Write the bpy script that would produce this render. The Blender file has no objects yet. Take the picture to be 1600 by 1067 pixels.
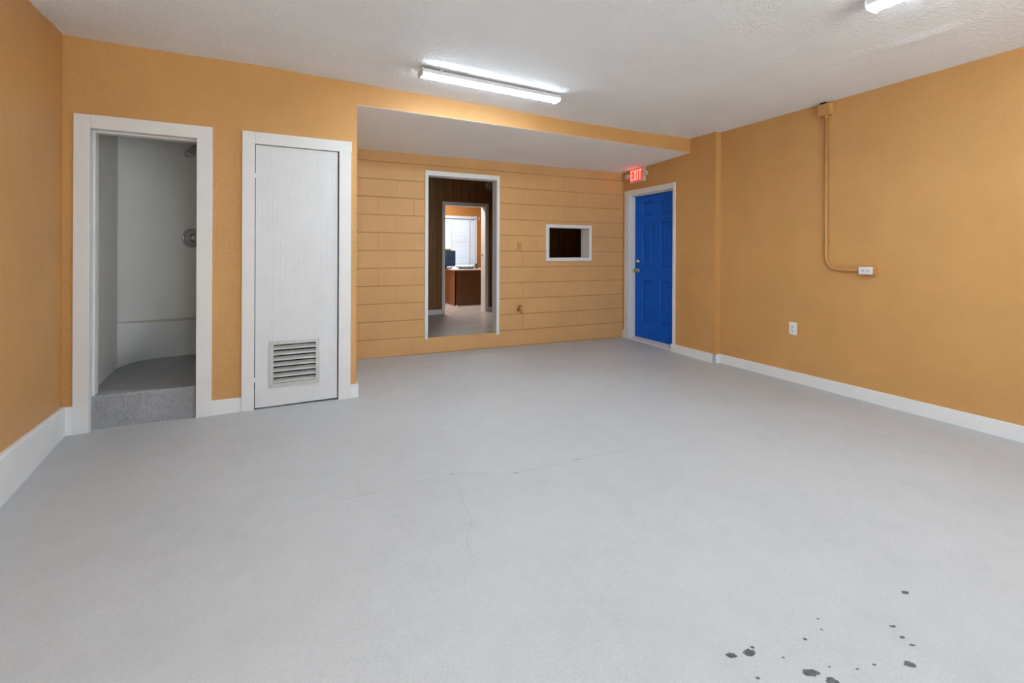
import bpy, bmesh, math, random
from math import pi, sin, cos, tan, atan2, radians, exp, hypot
from mathutils import Vector, Matrix

random.seed(7)
SC = bpy.context.scene
COL = SC.collection

# ------------------------------------------------------------------ camera
cam_d = bpy.data.cameras.new('camera')
cam = bpy.data.objects.new('camera', cam_d)
COL.objects.link(cam)
cam_d.sensor_fit = 'HORIZONTAL'
cam_d.sensor_width = 36.0
cam_d.lens = 16.358
cam_d.shift_y = -0.08697
cam_d.clip_start = 0.02
cam_d.clip_end = 200
cam.matrix_world = (Matrix.Translation((0, 0, 1.19)) @ Matrix.Rotation(radians(-26.818), 4, 'Z')
                    @ Matrix.Rotation(radians(90), 4, 'X') @ Matrix.Rotation(0.0039, 4, 'Z'))
SC.camera = cam

# ------------------------------------------------------------------ world, daylight, exposure
SC.view_settings.view_transform = 'Standard'
SC.view_settings.look = 'None'
SC.view_settings.gamma = 1.0
SC.view_settings.use_curve_mapping = False
SC.view_settings.exposure = 0.2

W = bpy.data.worlds.new('overcast_sky')
SC.world = W
W.use_nodes = True
bg = W.node_tree.nodes['Background']
bg.inputs['Color'].default_value = (0.76, 0.89, 1.0, 1)
bg.inputs['Strength'].default_value = 2.4
LAMP_STRENGTH = 67.0
LAMP_RGB = (0.745, 0.885, 1.0)
OFFICE_WATTS = 65.0
SUN_STRENGTH = 56.0

def area(name, loc, rot, sx, sy, power, portal=False, col=(1, 1, 1)):
    L = bpy.data.lights.new(name, 'AREA')
    L.shape = 'RECTANGLE'; L.size = sx; L.size_y = sy
    L.energy = power; L.color = col
    o = bpy.data.objects.new(name, L); COL.objects.link(o)
    o.location = loc; o.rotation_euler = rot
    if portal: L.cycles.is_portal = True
    return o
# sky portals (they only guide sampling of the sky through the openings)
area('garage_door_portal', (1.75, -2.82, 1.1), (radians(90), 0, 0), 3.9, 2.2, 1.0, True)
area('office_window_portal', (3.31, 9.36, 1.41), (radians(-90), 0, 0), 1.0, 1.1, 1.0, True)
# ceiling lamps of the office and the hallway, out of the picture
area('office_ceiling_lamp', (2.6, 8.2, 2.55), (0, 0, 0), 0.6, 0.6, OFFICE_WATTS, col=(1, 0.97, 0.93))

# sun added from the right to light the driveway, which bounces it onto the ceiling; none of it falls into the room
sun_d = bpy.data.lights.new('sun', 'SUN'); sun_d.energy = SUN_STRENGTH; sun_d.angle = 0.009; sun_d.color = (0.86, 0.94, 1.0)
sun = bpy.data.objects.new('sun', sun_d); COL.objects.link(sun); sun.location = (20, -14, 20)
sun.rotation_euler = Vector((-0.72, -0.03, -0.70)).to_track_quat('-Z', 'Y').to_euler()

# ------------------------------------------------------------------ helpers
def lin(c):
    r = []
    for v in c:
        v = v / 255.0
        r.append(v / 12.92 if v <= 0.04045 else ((v + 0.055) / 1.055) ** 2.4)
    return (r[0], r[1], r[2], 1.0)

class NT:
    def __init__(s, name):
        s.m = bpy.data.materials.new(name); s.m.use_nodes = True
        s.t = s.m.node_tree; s.b = s.t.nodes['Principled BSDF']
        s._co = None
    def n(s, typ, **kw):
        nd = s.t.nodes.new(typ)
        for k, v in kw.items(): setattr(nd, k, v)
        return nd
    def l(s, a, b): s.t.links.new(a, b)
    def co(s, scale=None, rot=None, loc=None):
        if s._co is None: s._co = s.n('ShaderNodeTexCoord').outputs['Object']
        if scale is None and rot is None and loc is None: return s._co
        mp = s.n('ShaderNodeMapping'); s.l(s._co, mp.inputs['Vector'])
        if scale: mp.inputs['Scale'].default_value = scale
        if rot: mp.inputs['Rotation'].default_value = rot
        if loc: mp.inputs['Location'].default_value = loc
        return mp.outputs[0]
    def noise(s, scale, detail=4, rough=0.5, vec=None, dist=0.0):
        nd = s.n('ShaderNodeTexNoise'); s.l(vec if vec is not None else s.co(), nd.inputs['Vector'])
        nd.inputs['Scale'].default_value = scale; nd.inputs['Detail'].default_value = detail
        nd.inputs['Roughness'].default_value = rough; nd.inputs['Distortion'].default_value = dist
        return nd.outputs['Fac']
    def ramp(s, fac, stops):
        r = s.n('ShaderNodeValToRGB'); s.l(fac, r.inputs[0])
        e = r.color_ramp.elements
        while len(e) < len(stops): e.new(0.5)
        for i, (p, c) in enumerate(stops):
            e[i].position = p; e[i].color = c
        return r.outputs[0]
    def mix(s, fac, a, b, mode='MIX'):
        m = s.n('ShaderNodeMix', data_type='RGBA', blend_type=mode)
        for i, v in ((0, fac), (6, a), (7, b)):
            if hasattr(v, 'is_linked'): s.l(v, m.inputs[i])
            elif i == 0: m.inputs[0].default_value = v
            else: m.inputs[i].default_value = v
        return m.outputs[2]
    def math(s, op, a, b=0.0, c=None):
        m = s.n('ShaderNodeMath', operation=op)
        for i, v in enumerate((a, b, c)):
            if v is None: continue
            if hasattr(v, 'is_linked'): s.l(v, m.inputs[i])
            else: m.inputs[i].default_value = v
        return m.outputs[0]
    def bump(s, h, strength, dist=0.01):
        b = s.n('ShaderNodeBump'); s.l(h, b.inputs['Height'])
        b.inputs['Strength'].default_value = strength; b.inputs['Distance'].default_value = dist
        s.l(b.outputs[0], s.b.inputs['Normal'])
    def color(s, c):
        if hasattr(c, 'is_linked'): s.l(c, s.b.inputs['Base Color'])
        else: s.b.inputs['Base Color'].default_value = c
    def set(s, rough=0.6, spec=0.3, metal=0.0):
        s.b.inputs['Roughness'].default_value = rough
        s.b.inputs['Specular IOR Level'].default_value = spec
        s.b.inputs['Metallic'].default_value = metal
        return s

def sh(c, k): return (c[0] * k, c[1] * k, c[2] * k, 1)

def plain(name, rgb, rough=0.5, spec=0.4, metal=0.0, vary=0.05, nscale=20, bump=0.0, bscale=80):
    t = NT(name); c = lin(rgb)
    t.color(t.ramp(t.noise(nscale), [(0.3, sh(c, 1 - vary)), (0.7, sh(c, 1 + vary))]))
    if bump: t.bump(t.noise(bscale, 3), bump, 0.003)
    t.set(rough, spec, metal); return t.m

ORANGE = (208, 157, 97)
def make_wall_paint():
    t = NT('ochre_wall_paint'); c = lin(ORANGE)
    f = t.noise(2.2, 5, 0.6)
    t.color(t.ramp(f, [(0.3, sh(c, 0.94)), (0.7, sh(c, 1.05))]))
    h = t.math('ADD', t.noise(55, 4, 0.55), t.math('MULTIPLY', t.noise(9, 3, 0.5, dist=0.6), 1.2))
    t.bump(h, 0.5, 0.008); t.set(0.42, 0.34); return t.m
M_WALL = make_wall_paint()

def make_block():
    t = NT('ochre_painted_block'); c = lin((212, 165, 110))
    sep = t.n('ShaderNodeSeparateXYZ'); t.l(t.co(), sep.inputs[0])
    cmb = t.n('ShaderNodeCombineXYZ'); t.l(sep.outputs[0], cmb.inputs[0]); t.l(sep.outputs[2], cmb.inputs[1])
    def brick(mortar, smooth):
        b = t.n('ShaderNodeTexBrick'); t.l(cmb.outputs[0], b.inputs['Vector'])
        b.offset = 0.5; b.offset_frequency = 2; b.squash = 1.0
        b.inputs['Scale'].default_value = 1.0
        b.inputs['Mortar Size'].default_value = mortar
        b.inputs['Mortar Smooth'].default_value = smooth
        b.inputs['Brick Width'].default_value = 0.4
        b.inputs['Row Height'].default_value = 0.2
        return b.outputs['Fac']
    m = brick(0.006, 0.6)
    # bed joints are struck deep, head joints are nearly filled with paint
    zz = t.math('FRACT', t.math('DIVIDE', sep.outputs[2], 0.2))
    dz = t.math('MINIMUM', zz, t.math('SUBTRACT', 1.0, zz))
    bed = t.math('SUBTRACT', 1.0, t.math('MINIMUM', t.math('DIVIDE', dz, 0.045), 1.0))
    wob = t.noise(5, 2)
    bed = t.math('MULTIPLY', bed, t.math('ADD', t.math('MULTIPLY', wob, 0.8), 0.5))
    j = t.math('ADD', t.math('MULTIPLY', m, 0.35), bed)
    h = t.math('SUBTRACT', t.math('ADD', t.math('MULTIPLY', t.noise(45, 4, 0.6), 0.16), t.math('MULTIPLY', t.noise(6, 2), 0.2)), j)
    t.bump(h, 0.75, 0.008)
    f = t.noise(2.5, 5, 0.6)
    base = t.ramp(f, [(0.3, sh(c, 0.95)), (0.7, sh(c, 1.05))])
    t.color(t.mix(t.math('MULTIPLY', j, 0.12), base, sh(c, 0.62)))
    t.set(0.5, 0.28); return t.m
M_BLOCK = make_block()

def make_ceiling():
    t = NT('knockdown_ceiling_plaster'); c = lin((243, 244, 246))
    f = t.noise(1.6, 6, 0.6)
    base = t.ramp(f, [(0.3, sh(c, 0.965)), (0.7, sh(c, 1.02))])
    smudge = t.ramp(t.noise(5, 8, 0.7, vec=t.co(scale=(1, 3, 1))), [(0.66, (0, 0, 0, 1)), (0.80, (1, 1, 1, 1))])
    t.color(t.mix(t.math('MULTIPLY', smudge, 0.14), base, lin((120, 116, 112))))
    v = t.ramp(t.noise(38, 3, 0.55, dist=0.8), [(0.42, (0, 0, 0, 1)), (0.60, (1, 1, 1, 1))])
    h = t.math('ADD', t.math('MULTIPLY', v, 0.7), t.math('MULTIPLY', t.noise(95, 3, 0.6), 0.5))
    t.bump(h, 0.5, 0.008); t.set(0.7, 0.2); return t.m
M_CEIL = make_ceiling()

def make_alcove_ceiling():
    t = NT('smooth_painted_soffit'); c = lin((246, 245, 245))
    t.color(t.ramp(t.noise(1.6, 5), [(0.3, sh(c, 0.97)), (0.7, sh(c, 1.02))]))
    t.bump(t.noise(12, 3), 0.1, 0.004); t.set(0.7, 0.2); return t.m
M_SOFFIT = make_alcove_ceiling()

def make_floor():
    t = NT('grey_painted_concrete'); c = lin((187, 188, 190))
    f1 = t.noise(1.3, 6, 0.65); f2 = t.noise(7, 6, 0.7)
    fa = t.math('ADD', t.math('MULTIPLY', f1, 0.5), t.math('MULTIPLY', f2, 0.5))
    base = t.ramp(fa, [(0.32, sh(c, 0.92)), (0.5, c), (0.68, sh(c, 1.06))])
    warm = t.ramp(t.noise(0.9, 4), [(0.45, (0, 0, 0, 1)), (0.75, (1, 1, 1, 1))])
    base = t.mix(t.math('MULTIPLY', warm, 0.25), base, lin((188, 187, 184)))
    grain = t.noise(160, 3, 0.6)
    base = t.mix(0.12, base, t.ramp(grain, [(0.35, (0.25, 0.25, 0.25, 1)), (0.65, (0.75, 0.75, 0.75, 1))]), 'OVERLAY')
    # small chips in the paint, scattered
    vo = t.n('ShaderNodeTexVoronoi'); t.l(t.co(), vo.inputs['Vector']); vo.inputs['Scale'].default_value = 5.5
    chip = t.math('LESS_THAN', vo.outputs['Distance'], t.math('MULTIPLY', t.math('SUBTRACT', t.noise(2.7, 2), 0.42), 0.12))
    base = t.mix(t.math('MULTIPLY', chip, 0.55), base, lin((92, 92, 92)))
    t.color(base)
    h = t.math('ADD', t.math('MULTIPLY', t.noise(14, 5, 0.6), 0.8), t.math('MULTIPLY', grain, 0.25))
    t.bump(h, 0.12, 0.006)
    t.set(0.5, 0.3); return t.m
M_FLOOR = make_floor()

def make_step():
    t = NT('grey_trowelled_concrete'); c = lin((168, 170, 174))
    t.color(t.ramp(t.noise(6, 6, 0.65), [(0.3, sh(c, 0.86)), (0.7, sh(c, 1.08))]))
    h = t.math('ADD', t.noise(16, 6, 0.65, dist=1.2), t.math('MULTIPLY', t.noise(60, 3), 0.3))
    t.bump(h, 1.0, 0.02); t.set(0.55, 0.3); return t.m
M_STEP = make_step()

def make_white(name, rgb, rough=0.4, scuff=0.1, grain=False):
    t = NT(name); c = lin(rgb)
    base = t.ramp(t.noise(6, 4), [(0.3, sh(c, 0.97)), (0.7, sh(c, 1.02))])
    sc_ = t.ramp(t.noise(26, 6, 0.7), [(0.70, (0, 0, 0, 1)), (0.78, (1, 1, 1, 1))])
    t.color(t.mix(t.math('MULTIPLY', sc_, scuff), base, lin((110, 104, 98))))
    if grain:
        g = t.noise(9, 8, 0.72, vec=t.co(scale=(9, 9, 0.55)), dist=0.5)
        t.bump(g, 0.55, 0.006)
    else:
        t.bump(t.noise(18, 4), 0.1, 0.004)
    t.set(rough, 0.35); return t.m
M_TRIM = make_white('white_trim_paint', (228, 227, 226))
M_BASE = make_white('white_baseboard_paint', (234, 234, 234), scuff=0.06)
M_PLY = make_white('white_painted_plywood', (224, 225, 227), 0.45, 0.06, True)
M_SHOWER = plain('shower_stall_white', (236, 234, 230), 0.4, 0.4, vary=0.03, nscale=3, bump=0.06, bscale=20)
M_SHOWER2 = plain('shower_ledge_white', (206, 198, 188), 0.45, 0.35, vary=0.04, nscale=6)

def make_blue():
    t = NT('blue_door_paint'); c = lin((0, 94, 206))
    t.color(t.ramp(t.noise(5, 4), [(0.3, sh(c, 0.95)), (0.7, sh(c, 1.05))]))
    t.bump(t.noise(70, 3), 0.06, 0.003); t.set(0.42, 0.22); return t.m
M_BLUE = make_blue()

M_CHROME = plain('chrome', (200, 200, 200), 0.18, 0.5, 1.0, 0.03)
M_NICKEL = plain('brushed_nickel', (190, 178, 158), 0.28, 0.5, 1.0, 0.04)
M_ALU = plain('galvanised_aluminium', (196, 195, 192), 0.45, 0.5, 0.25, 0.08, 30)
M_DARK = plain('closet_shade_black', (14, 13, 12), 0.9, 0.1)  # near-black colour stands in for shade inside closet and louver
M_SLOT = plain('dark_slot', (18, 18, 18), 0.7, 0.2)
M_WPLASTIC = plain('white_plastic', (232, 231, 228), 0.35, 0.45, vary=0.01)
M_HOUSING = plain('white_enamel_housing', (226, 227, 228), 0.4, 0.4, vary=0.01)
M_EMT = plain('ochre_painted_steel', (196, 145, 84), 0.38, 0.45, vary=0.05, nscale=15)
M_SPIGOT = plain('brown_painted_brass', (178, 122, 64), 0.45, 0.45, vary=0.2, nscale=60)
M_CRACK = plain('crack_dark', (140, 140, 140), 0.9, 0.1)
M_CHIP = plain('bare_concrete_chip', (100, 101, 100), 0.85, 0.15, vary=0.35, nscale=60)
M_THRESH = plain('white_threshold', (215, 212, 208), 0.45, 0.3)
M_CREAM = plain('cream_plastic', (222, 214, 198), 0.4, 0.4, vary=0.02)

def make_panel():
    t = NT('dark_wood_panelling'); c = lin((132, 94, 54))
    sep = t.n('ShaderNodeSeparateXYZ'); t.l(t.co(), sep.inputs[0])
    g = t.noise(5, 8, 0.65, vec=t.co(scale=(10, 10, 0.5)), dist=0.3)
    base = t.ramp(g, [(0.3, sh(c, 0.72)), (0.7, sh(c, 1.15))])
    fr = t.math('FRACT', t.math('DIVIDE', sep.outputs[0], 0.135))
    gro = t.math('LESS_THAN', t.math('MINIMUM', fr, t.math('SUBTRACT', 1.0, fr)), 0.028)
    t.color(t.mix(gro, base, sh(c, 0.3)))
    t.bump(t.math('SUBTRACT', 1.0, gro), 0.5, 0.004); t.set(0.4, 0.35); return t.m
M_PANEL = make_panel()

def make_wood(name, rgb):
    t = NT(name); c = lin(rgb)
    g = t.noise(6, 8, 0.65, vec=t.co(scale=(7, 7, 0.6)), dist=0.6)
    t.color(t.ramp(g, [(0.3, sh(c, 0.7)), (0.7, sh(c, 1.2))]))
    t.set(0.4, 0.4); return t.m
M_DESK = make_wood('brown_desk_veneer', (104, 72, 46))
M_DESK2 = make_wood('lit_side_desk_veneer', (146, 98, 74))  # lighter, redder copy of the desk veneer: lit side put into colour
M_DTOP = plain('desk_top_reflection', (196, 178, 164), 0.25, 0.5, vary=0.05)  # paleness stands for light reflected off the desk top

def make_tile():
    t = NT('taupe_floor_tile'); c = lin((168, 156, 148))
    b = t.n('ShaderNodeTexBrick'); t.l(t.co(loc=(-0.3, 0.1, 0)), b.inputs['Vector'])
    b.offset = 0.0; b.inputs['Scale'].default_value = 1.0
    b.inputs['Brick Width'].default_value = 0.45; b.inputs['Row Height'].default_value = 0.45
    b.inputs['Mortar Size'].default_value = 0.006; b.inputs['Mortar Smooth'].default_value = 0.2
    base = t.ramp(t.noise(4, 5, 0.6), [(0.3, sh(c, 0.85)), (0.7, sh(c, 1.1))])
    t.color(t.mix(b.outputs['Fac'], base, sh(c, 0.55)))
    t.bump(t.math('SUBTRACT', 1.0, b.outputs['Fac']), 0.4, 0.003); t.set(0.32, 0.4); return t.m
M_TILE = make_tile()
M_OFFICE = plain('office_orange_paint', (178, 124, 68), 0.5, 0.3, bump=0.08)
M_SCREEN = plain('monitor_glass_reflection', (44, 66, 92), 0.15, 0.6, vary=0.35, nscale=7)  # bluish reflection painted into the dark screen colour
M_BLACK = plain('black_plastic', (24, 26, 30), 0.4, 0.4)
M_PAPER = plain('white_paper', (235, 236, 238), 0.8, 0.1, vary=0.02)
M_OLIVE = plain('olive_card', (120, 124, 78), 0.7, 0.2)
M_BROWNITEM = plain('brown_plastic', (92, 74, 62), 0.5, 0.3)
M_GREENITEM = plain('dark_green_leaf', (52, 84, 62), 0.5, 0.3)
M_GREYMETAL = plain('grey_metal', (150, 148, 140), 0.4, 0.4, 0.5)
M_DRIVE = plain('concrete_driveway', (176, 174, 168), 0.9, 0.1, vary=0.08)

def make_emit(name, rgb, strength, base=(240, 240, 240)):
    t = NT(name); t.color(lin(base)); t.set(0.4, 0.3)
    t.b.inputs['Emission Color'].default_value = lin(rgb)
    t.b.inputs['Emission Strength'].default_value = strength
    return t.m
M_LENS = make_emit('lit_led_lens', (255, 255, 255), LAMP_STRENGTH)
M_LENS.node_tree.nodes['Principled BSDF'].inputs['Emission Color'].default_value = LAMP_RGB + (1,)
M_RED = make_emit('lit_red_letters', (255, 90, 78), 3.2, (255, 120, 110))
M_EXITFACE = make_emit('red_glowing_sign_face', (255, 50, 50), 0.35, (200, 130, 124))

def make_blind():
    t = NT('white_blind_slat'); c = lin((214, 221, 231)); t.color(c); t.set(0.45, 0.3)
    tr = t.n('ShaderNodeBsdfTranslucent'); tr.inputs[0].default_value = lin((225, 232, 242))
    mx = t.n('ShaderNodeMixShader'); mx.inputs[0].default_value = 0.07
    t.l(t.b.outputs[0], mx.inputs[1]); t.l(tr.outputs[0], mx.inputs[2])
    t.l(mx.outputs[0], t.t.nodes['Material Output'].inputs['Surface']); return t.m
M_BLIND = make_blind()

def make_glass():
    t = NT('window_glass'); t.color((1, 1, 1, 1)); t.set(0.0, 0.5)
    t.b.inputs['Transmission Weight'].default_value = 1.0
    t.b.inputs['IOR'].default_value = 1.02
    return t.m
M_GLASS = make_glass()

# ---- mesh helpers
def box(bm, x0, x1, y0, y1, z0, z1):
    v = [bm.verts.new((x, y, z)) for z in (z0, z1) for y in (y0, y1) for x in (x0, x1)]
    for f in ((0, 2, 3, 1), (4, 5, 7, 6), (0, 1, 5, 4), (2, 6, 7, 3), (0, 4, 6, 2), (1, 3, 7, 5)):
        bm.faces.new([v[i] for i in f])

def hexa(bm, p):
    """eight points: bottom ring 0-3 (counter-clockwise from above), top ring 4-7"""
    v = [bm.verts.new(q) for q in p]
    for f in ((3, 2, 1, 0), (4, 5, 6, 7), (0, 1, 5, 4), (1, 2, 6, 5), (2, 3, 7, 6), (3, 0, 4, 7)):
        bm.faces.new([v[i] for i in f])

def prism(bm, poly, axis, a, b):
    """extrude polygon given in the two other axes along axis from a to b"""
    def P(p, t):
        return {'x': (t, p[0], p[1]), 'y': (p[0], t, p[1]), 'z': (p[0], p[1], t)}[axis]
    A = [bm.verts.new(P(p, a)) for p in poly]; B = [bm.verts.new(P(p, b)) for p in poly]
    n = len(poly)
    bm.faces.new(A[::-1]); bm.faces.new(B)
    for i in range(n): bm.faces.new((A[i], A[(i + 1) % n], B[(i + 1) % n], B[i]))

def lathe(bm, prof, seg=24, mat=Matrix.Identity(4)):
    """prof: list of (radius, height) revolved round local z, then moved by mat"""
    rings = []
    for r, h in prof:
        if r < 1e-6: rings.append([bm.verts.new(mat @ Vector((0, 0, h)))])
        else: rings.append([bm.verts.new(mat @ Vector((r * cos(2 * pi * i / seg), r * sin(2 * pi * i / seg), h))) for i in range(seg)])
    for A, B in zip(rings, rings[1:]):
        for i in range(seg):
            j = (i + 1) % seg
            if len(A) == 1 and len(B) == 1: continue
            if len(A) == 1: bm.faces.new((A[0], B[i], B[j]))
            elif len(B) == 1: bm.faces.new((A[i], A[j], B[0]))
            else: bm.faces.new((A[i], A[j], B[j], B[i]))

def tube(bm, pts, r, seg=14, cap=True):
    pts = [Vector(p) for p in pts]; rings = []
    up = None
    for i, p in enumerate(pts):
        d = (pts[min(i + 1, len(pts) - 1)] - pts[max(i - 1, 0)]).normalized()
        if up is None:
            up = Vector((0, 0, 1)) if abs(d.z) < 0.9 else Vector((0, 1, 0))
        s_ = d.cross(up).normalized(); u_ = s_.cross(d).normalized(); up = u_
        rr = r[i] if isinstance(r, (list, tuple)) else r
        rings.append([bm.verts.new(p + s_ * rr * cos(2 * pi * k / seg) + u_ * rr * sin(2 * pi * k / seg)) for k in range(seg)])
    for A, B in zip(rings, rings[1:]):
        for k in range(seg):
            j = (k + 1) % seg
            bm.faces.new((A[k], A[j], B[j], B[k]))
    if cap:
        bm.faces.new(rings[0][::-1]); bm.faces.new(rings[-1])

def obj(name, bm, m, parent=None, bevel=0.0, smooth=False, seg=2):
    bmesh.ops.recalc_face_normals(bm, faces=bm.faces)
    me = bpy.data.meshes.new(name); bm.to_mesh(me); bm.free()
    o = bpy.data.objects.new(name, me); COL.objects.link(o)
    for mm in (m if isinstance(m, (list, tuple)) else [m]): me.materials.append(mm)
    if smooth:
        for p in me.polygons: p.use_smooth = True
    if bevel:
        b = o.modifiers.new('bevel', 'BEVEL'); b.width = bevel; b.segments = seg; b.limit_method = 'ANGLE'
    if parent: o.parent = parent
    return o

def BM(): return bmesh.new()
def boxes(*bs):
    bm = BM()
    for b in bs: box(bm, *b)
    return bm

def tag(o, label, cat, group=None, kind=None):
    o['label'] = label; o['category'] = cat
    if group: o['group'] = group
    if kind: o['kind'] = kind
    return o

def thing(name, label, cat, loc, rotz=0.0, group=None, kind=None):
    o = bpy.data.objects.new(name, None); COL.objects.link(o)
    o.location = loc; o.rotation_euler = (0, 0, rotz); o.empty_display_size = 0.1
    return tag(o, label, cat, group, kind)

def at(o, loc, rotz): o.location = loc; o.rotation_euler = (0, 0, rotz); return o

# ---- wall frames. local x runs along the wall to the right as seen from the
# room, local y goes INTO the wall (negative y is towards the room), z is up
YP = 3.943                                        # partition face
TB, TD, TR, TL = -0.0373, 0.0437, 0.0494, -0.0698  # walls are a little out of square
def yB(x): return 5.2629 + TB * (x - 2.2)
def xD(y): return 4.3083 + TD * (y - 3.2)
def xR(y): return 4.3847 + TR * (y - 3.2)
def xL(y): return -1.193 + TL * (y - 3.5)
RB = atan2(TB, 1.0); RD = atan2(-1.0, -TD); RR = atan2(-1.0, -TR); RL = atan2(1.0, TL)
def PB(x, z): return (x, yB(x), z)
def PD(y, z): return (xD(y), y, z)
def PR(y, z): return (xR(y), y, z)
def PL(y, z): return (xL(y), y, z)

# ---- the slab and ceiling are slightly uneven
def idw(anch, x, y, eps=0.06):
    n = d = 0.0
    for ax, ay, az in anch:
        w = 1.0 / ((x - ax) ** 2 + (y - ay) ** 2 + eps) ** 1.5
        n += w * az; d += w
    return n / d
F_ANCH = [(-1.2, 3.94, 0.010), (-0.8, 3.94, 0.014), (-0.4, 3.94, 0.018), (0.0, 3.94, 0.018), (0.5, 3.94, 0.014), (0.8, 5.3, 0.008),
          (2.0, 5.27, 0.003), (3.2, 5.2, 0.0), (4.4, 5.18, -0.008), (4.37, 4.6, -0.012), (4.35, 4.2, -0.020), (4.33, 3.57, -0.024),
          (4.35, 2.4, -0.02), (4.28, 1.18, -0.016), (4.2, 0, -0.012), (3, -2, -0.01), (1, -2, -0.01), (-1, -2, -0.005), (-1.1, 1.5, 0.0),
          (-1.17, 3.1, 0.004), (0.8, 2.3, -0.004), (2.0, 2.2, -0.008), (1.5, 0.9, -0.014), (2.5, 3.6, -0.004), (1.2, 3.6, 0.004)]
def fz(x, y): return idw(F_ANCH, x, y)
C_ANCH = [(-1.22, 3.943, 2.570), (-0.72, 3.943, 2.566), (-0.142, 3.943, 2.577), (0.4, 3.943, 2.564), (1.0, 3.943, 2.551), (1.72, 3.943, 2.543),
          (2.2, 3.943, 2.532), (2.72, 3.943, 2.522), (3.57, 3.943, 2.523), (4.35, 3.943, 2.537), (4.37, 3.57, 2.533), (4.35, 2.5, 2.527),
          (4.28, 1.19, 2.526), (-1.19, 3.376, 2.520), (-1.15, 2.5, 2.520), (0, 0, 2.525), (-1, 0, 2.52), (3, 0, 2.525), (-1, -2.5, 2.525),
          (4, -2.5, 2.525), (1.5, 2.0, 2.53), (1.5, 3.3, 2.538)]
def cz(x, y): return idw(C_ANCH, x, y)
def ceil_detail(x, y):
    z = 0.0
    s = x - (3.50 + 0.03 * sin(y * 2.1))            # taped board joint showing through
    if 0.9 < y < 3.4:
        z -= 0.0035 * exp(-(s / 0.035) ** 2) * min(1, (y - 0.9) * 3, (3.4 - y) * 2)
        if s > 0: z -= 0.014 * exp(-(s / 0.13) ** 2) * exp(-((y - 1.42) / 0.22) ** 2)   # sagging patch beside the joint
    return z

# ================================================================== SETTING
def grid(name, x0, x1, y0, y1, nx, ny, f, m):
    bm = BM(); V = [[bm.verts.new((x0 + (x1 - x0) * i / nx, y0 + (y1 - y0) * j / ny, 0)) for j in range(ny + 1)] for i in range(nx + 1)]
    for r in V:
        for v in r: v.co.z = f(v.co.x, v.co.y)
    for i in range(nx):
        for j in range(ny): bm.faces.new((V[i][j], V[i + 1][j], V[i + 1][j + 1], V[i][j + 1]))
    return obj(name, bm, m, smooth=True)
floor = grid('floor', -1.35, 4.62, -3.0, 5.42, 60, 84, fz, M_FLOOR)
tag(floor, 'grey painted concrete floor with cracks and dark chips', 'floor', kind='structure')
ceiling = grid('ceiling', -1.35, 4.62, -3.0, 3.96, 200, 230, lambda x, y: cz(x, y) + ceil_detail(x, y), M_CEIL)
tag(ceiling, 'white textured plaster ceiling of the main room', 'ceiling', kind='structure')

def blob(bm, x, y, rx, ry, ang, lift=0.0012, n=18, rough=0.22):
    c = bm.verts.new((x, y, fz(x, y) + lift)); ring = []
    for i in range(n):
        a = 2 * pi * i / n; k = 1 + random.uniform(-rough, rough)
        px, py = rx * k * cos(a), ry * k * sin(a)
        qx, qy = x + px * cos(ang) - py * sin(ang), y + px * sin(ang) + py * cos(ang)
        ring.append(bm.verts.new((qx, qy, fz(qx, qy) + lift)))
    for i in range(n): bm.faces.new((c, ring[i], ring[(i + 1) % n]))
bm = BM()
ca = radians(-27)
for x, y, rx, ry in ((1.217, 0.945, 0.017, 0.009), (1.275, 0.926, 0.019, 0.013), (1.373, 0.803, 0.024, 0.011), (1.399, 0.757, 0.018, 0.014),
                     (1.995, 0.843, 0.013, 0.008), (1.779, 0.784, 0.010, 0.005), (1.756, 0.748, 0.008, 0.005), (1.748, 0.720, 0.009, 0.005),
                     (1.661, 0.690, 0.015, 0.011), (1.595, 0.911, 0.005, 0.003), (1.475, 0.881, 0.006, 0.004), (1.560, 0.880, 0.004, 0.003),
                     (1.300, 0.935, 0.006, 0.004), (1.350, 0.870, 0.005, 0.003), (1.565, 0.735, 0.006, 0.004), (1.22, 0.86, 0.006, 0.004),
                     (1.505, 0.750, 0.005, 0.003), (1.44, 0.79, 0.004, 0.003), (1.27, 0.80, 0.008, 0.004), (1.159, 2.236, 0.012, 0.003),
                     (1.561, 2.231, 0.028, 0.0025), (0.842, 2.381, 0.006, 0.004)):
    blob(bm, x, y, rx, ry, ca)
o = obj('paint_chips', bm, M_CHIP, floor); o['label'] = 'dark bare spots where the floor paint has chipped off'

def crack(bm, pts, w):
    P = []
    for (a, b), (c, d) in zip(pts, pts[1:]):
        n = max(2, int(hypot(c - a, d - b) / 0.05))
        for i in range(n):
            t = i / n; P.append((a + (c - a) * t + random.uniform(-.006, .006), b + (d - b) * t + random.uniform(-.006, .006)))
    P.append(pts[-1])
    L = []; R = []
    for i, (x, y) in enumerate(P):
        x2, y2 = P[min(i + 1, len(P) - 1)]; x1, y1 = P[max(i - 1, 0)]
        d = hypot(x2 - x1, y2 - y1) or 1; nx, ny = -(y2 - y1) / d, (x2 - x1) / d
        k = w * random.uniform(0.4, 1.2)
        L.append(bm.verts.new((x + nx * k, y + ny * k, fz(x, y) + 0.0012))); R.append(bm.verts.new((x - nx * k, y - ny * k, fz(x, y) + 0.0012)))
    for i in range(len(P) - 1): bm.faces.new((L[i], R[i], R[i + 1], L[i + 1]))
bm = BM()
crack(bm, [(0.30, 2.36), (0.62, 2.37), (0.842, 2.381), (1.16, 2.236), (1.561, 2.231), (2.0, 2.196)], 0.0010)
crack(bm, [(0.842, 2.381), (0.84, 2.25), (0.80, 2.08), (0.78, 1.93), (0.71, 1.80), (0.69, 1.69)], 0.0007)
crack(bm, [(0.28, 2.20), (0.30, 2.30), (0.42, 2.33)], 0.0005)
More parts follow.
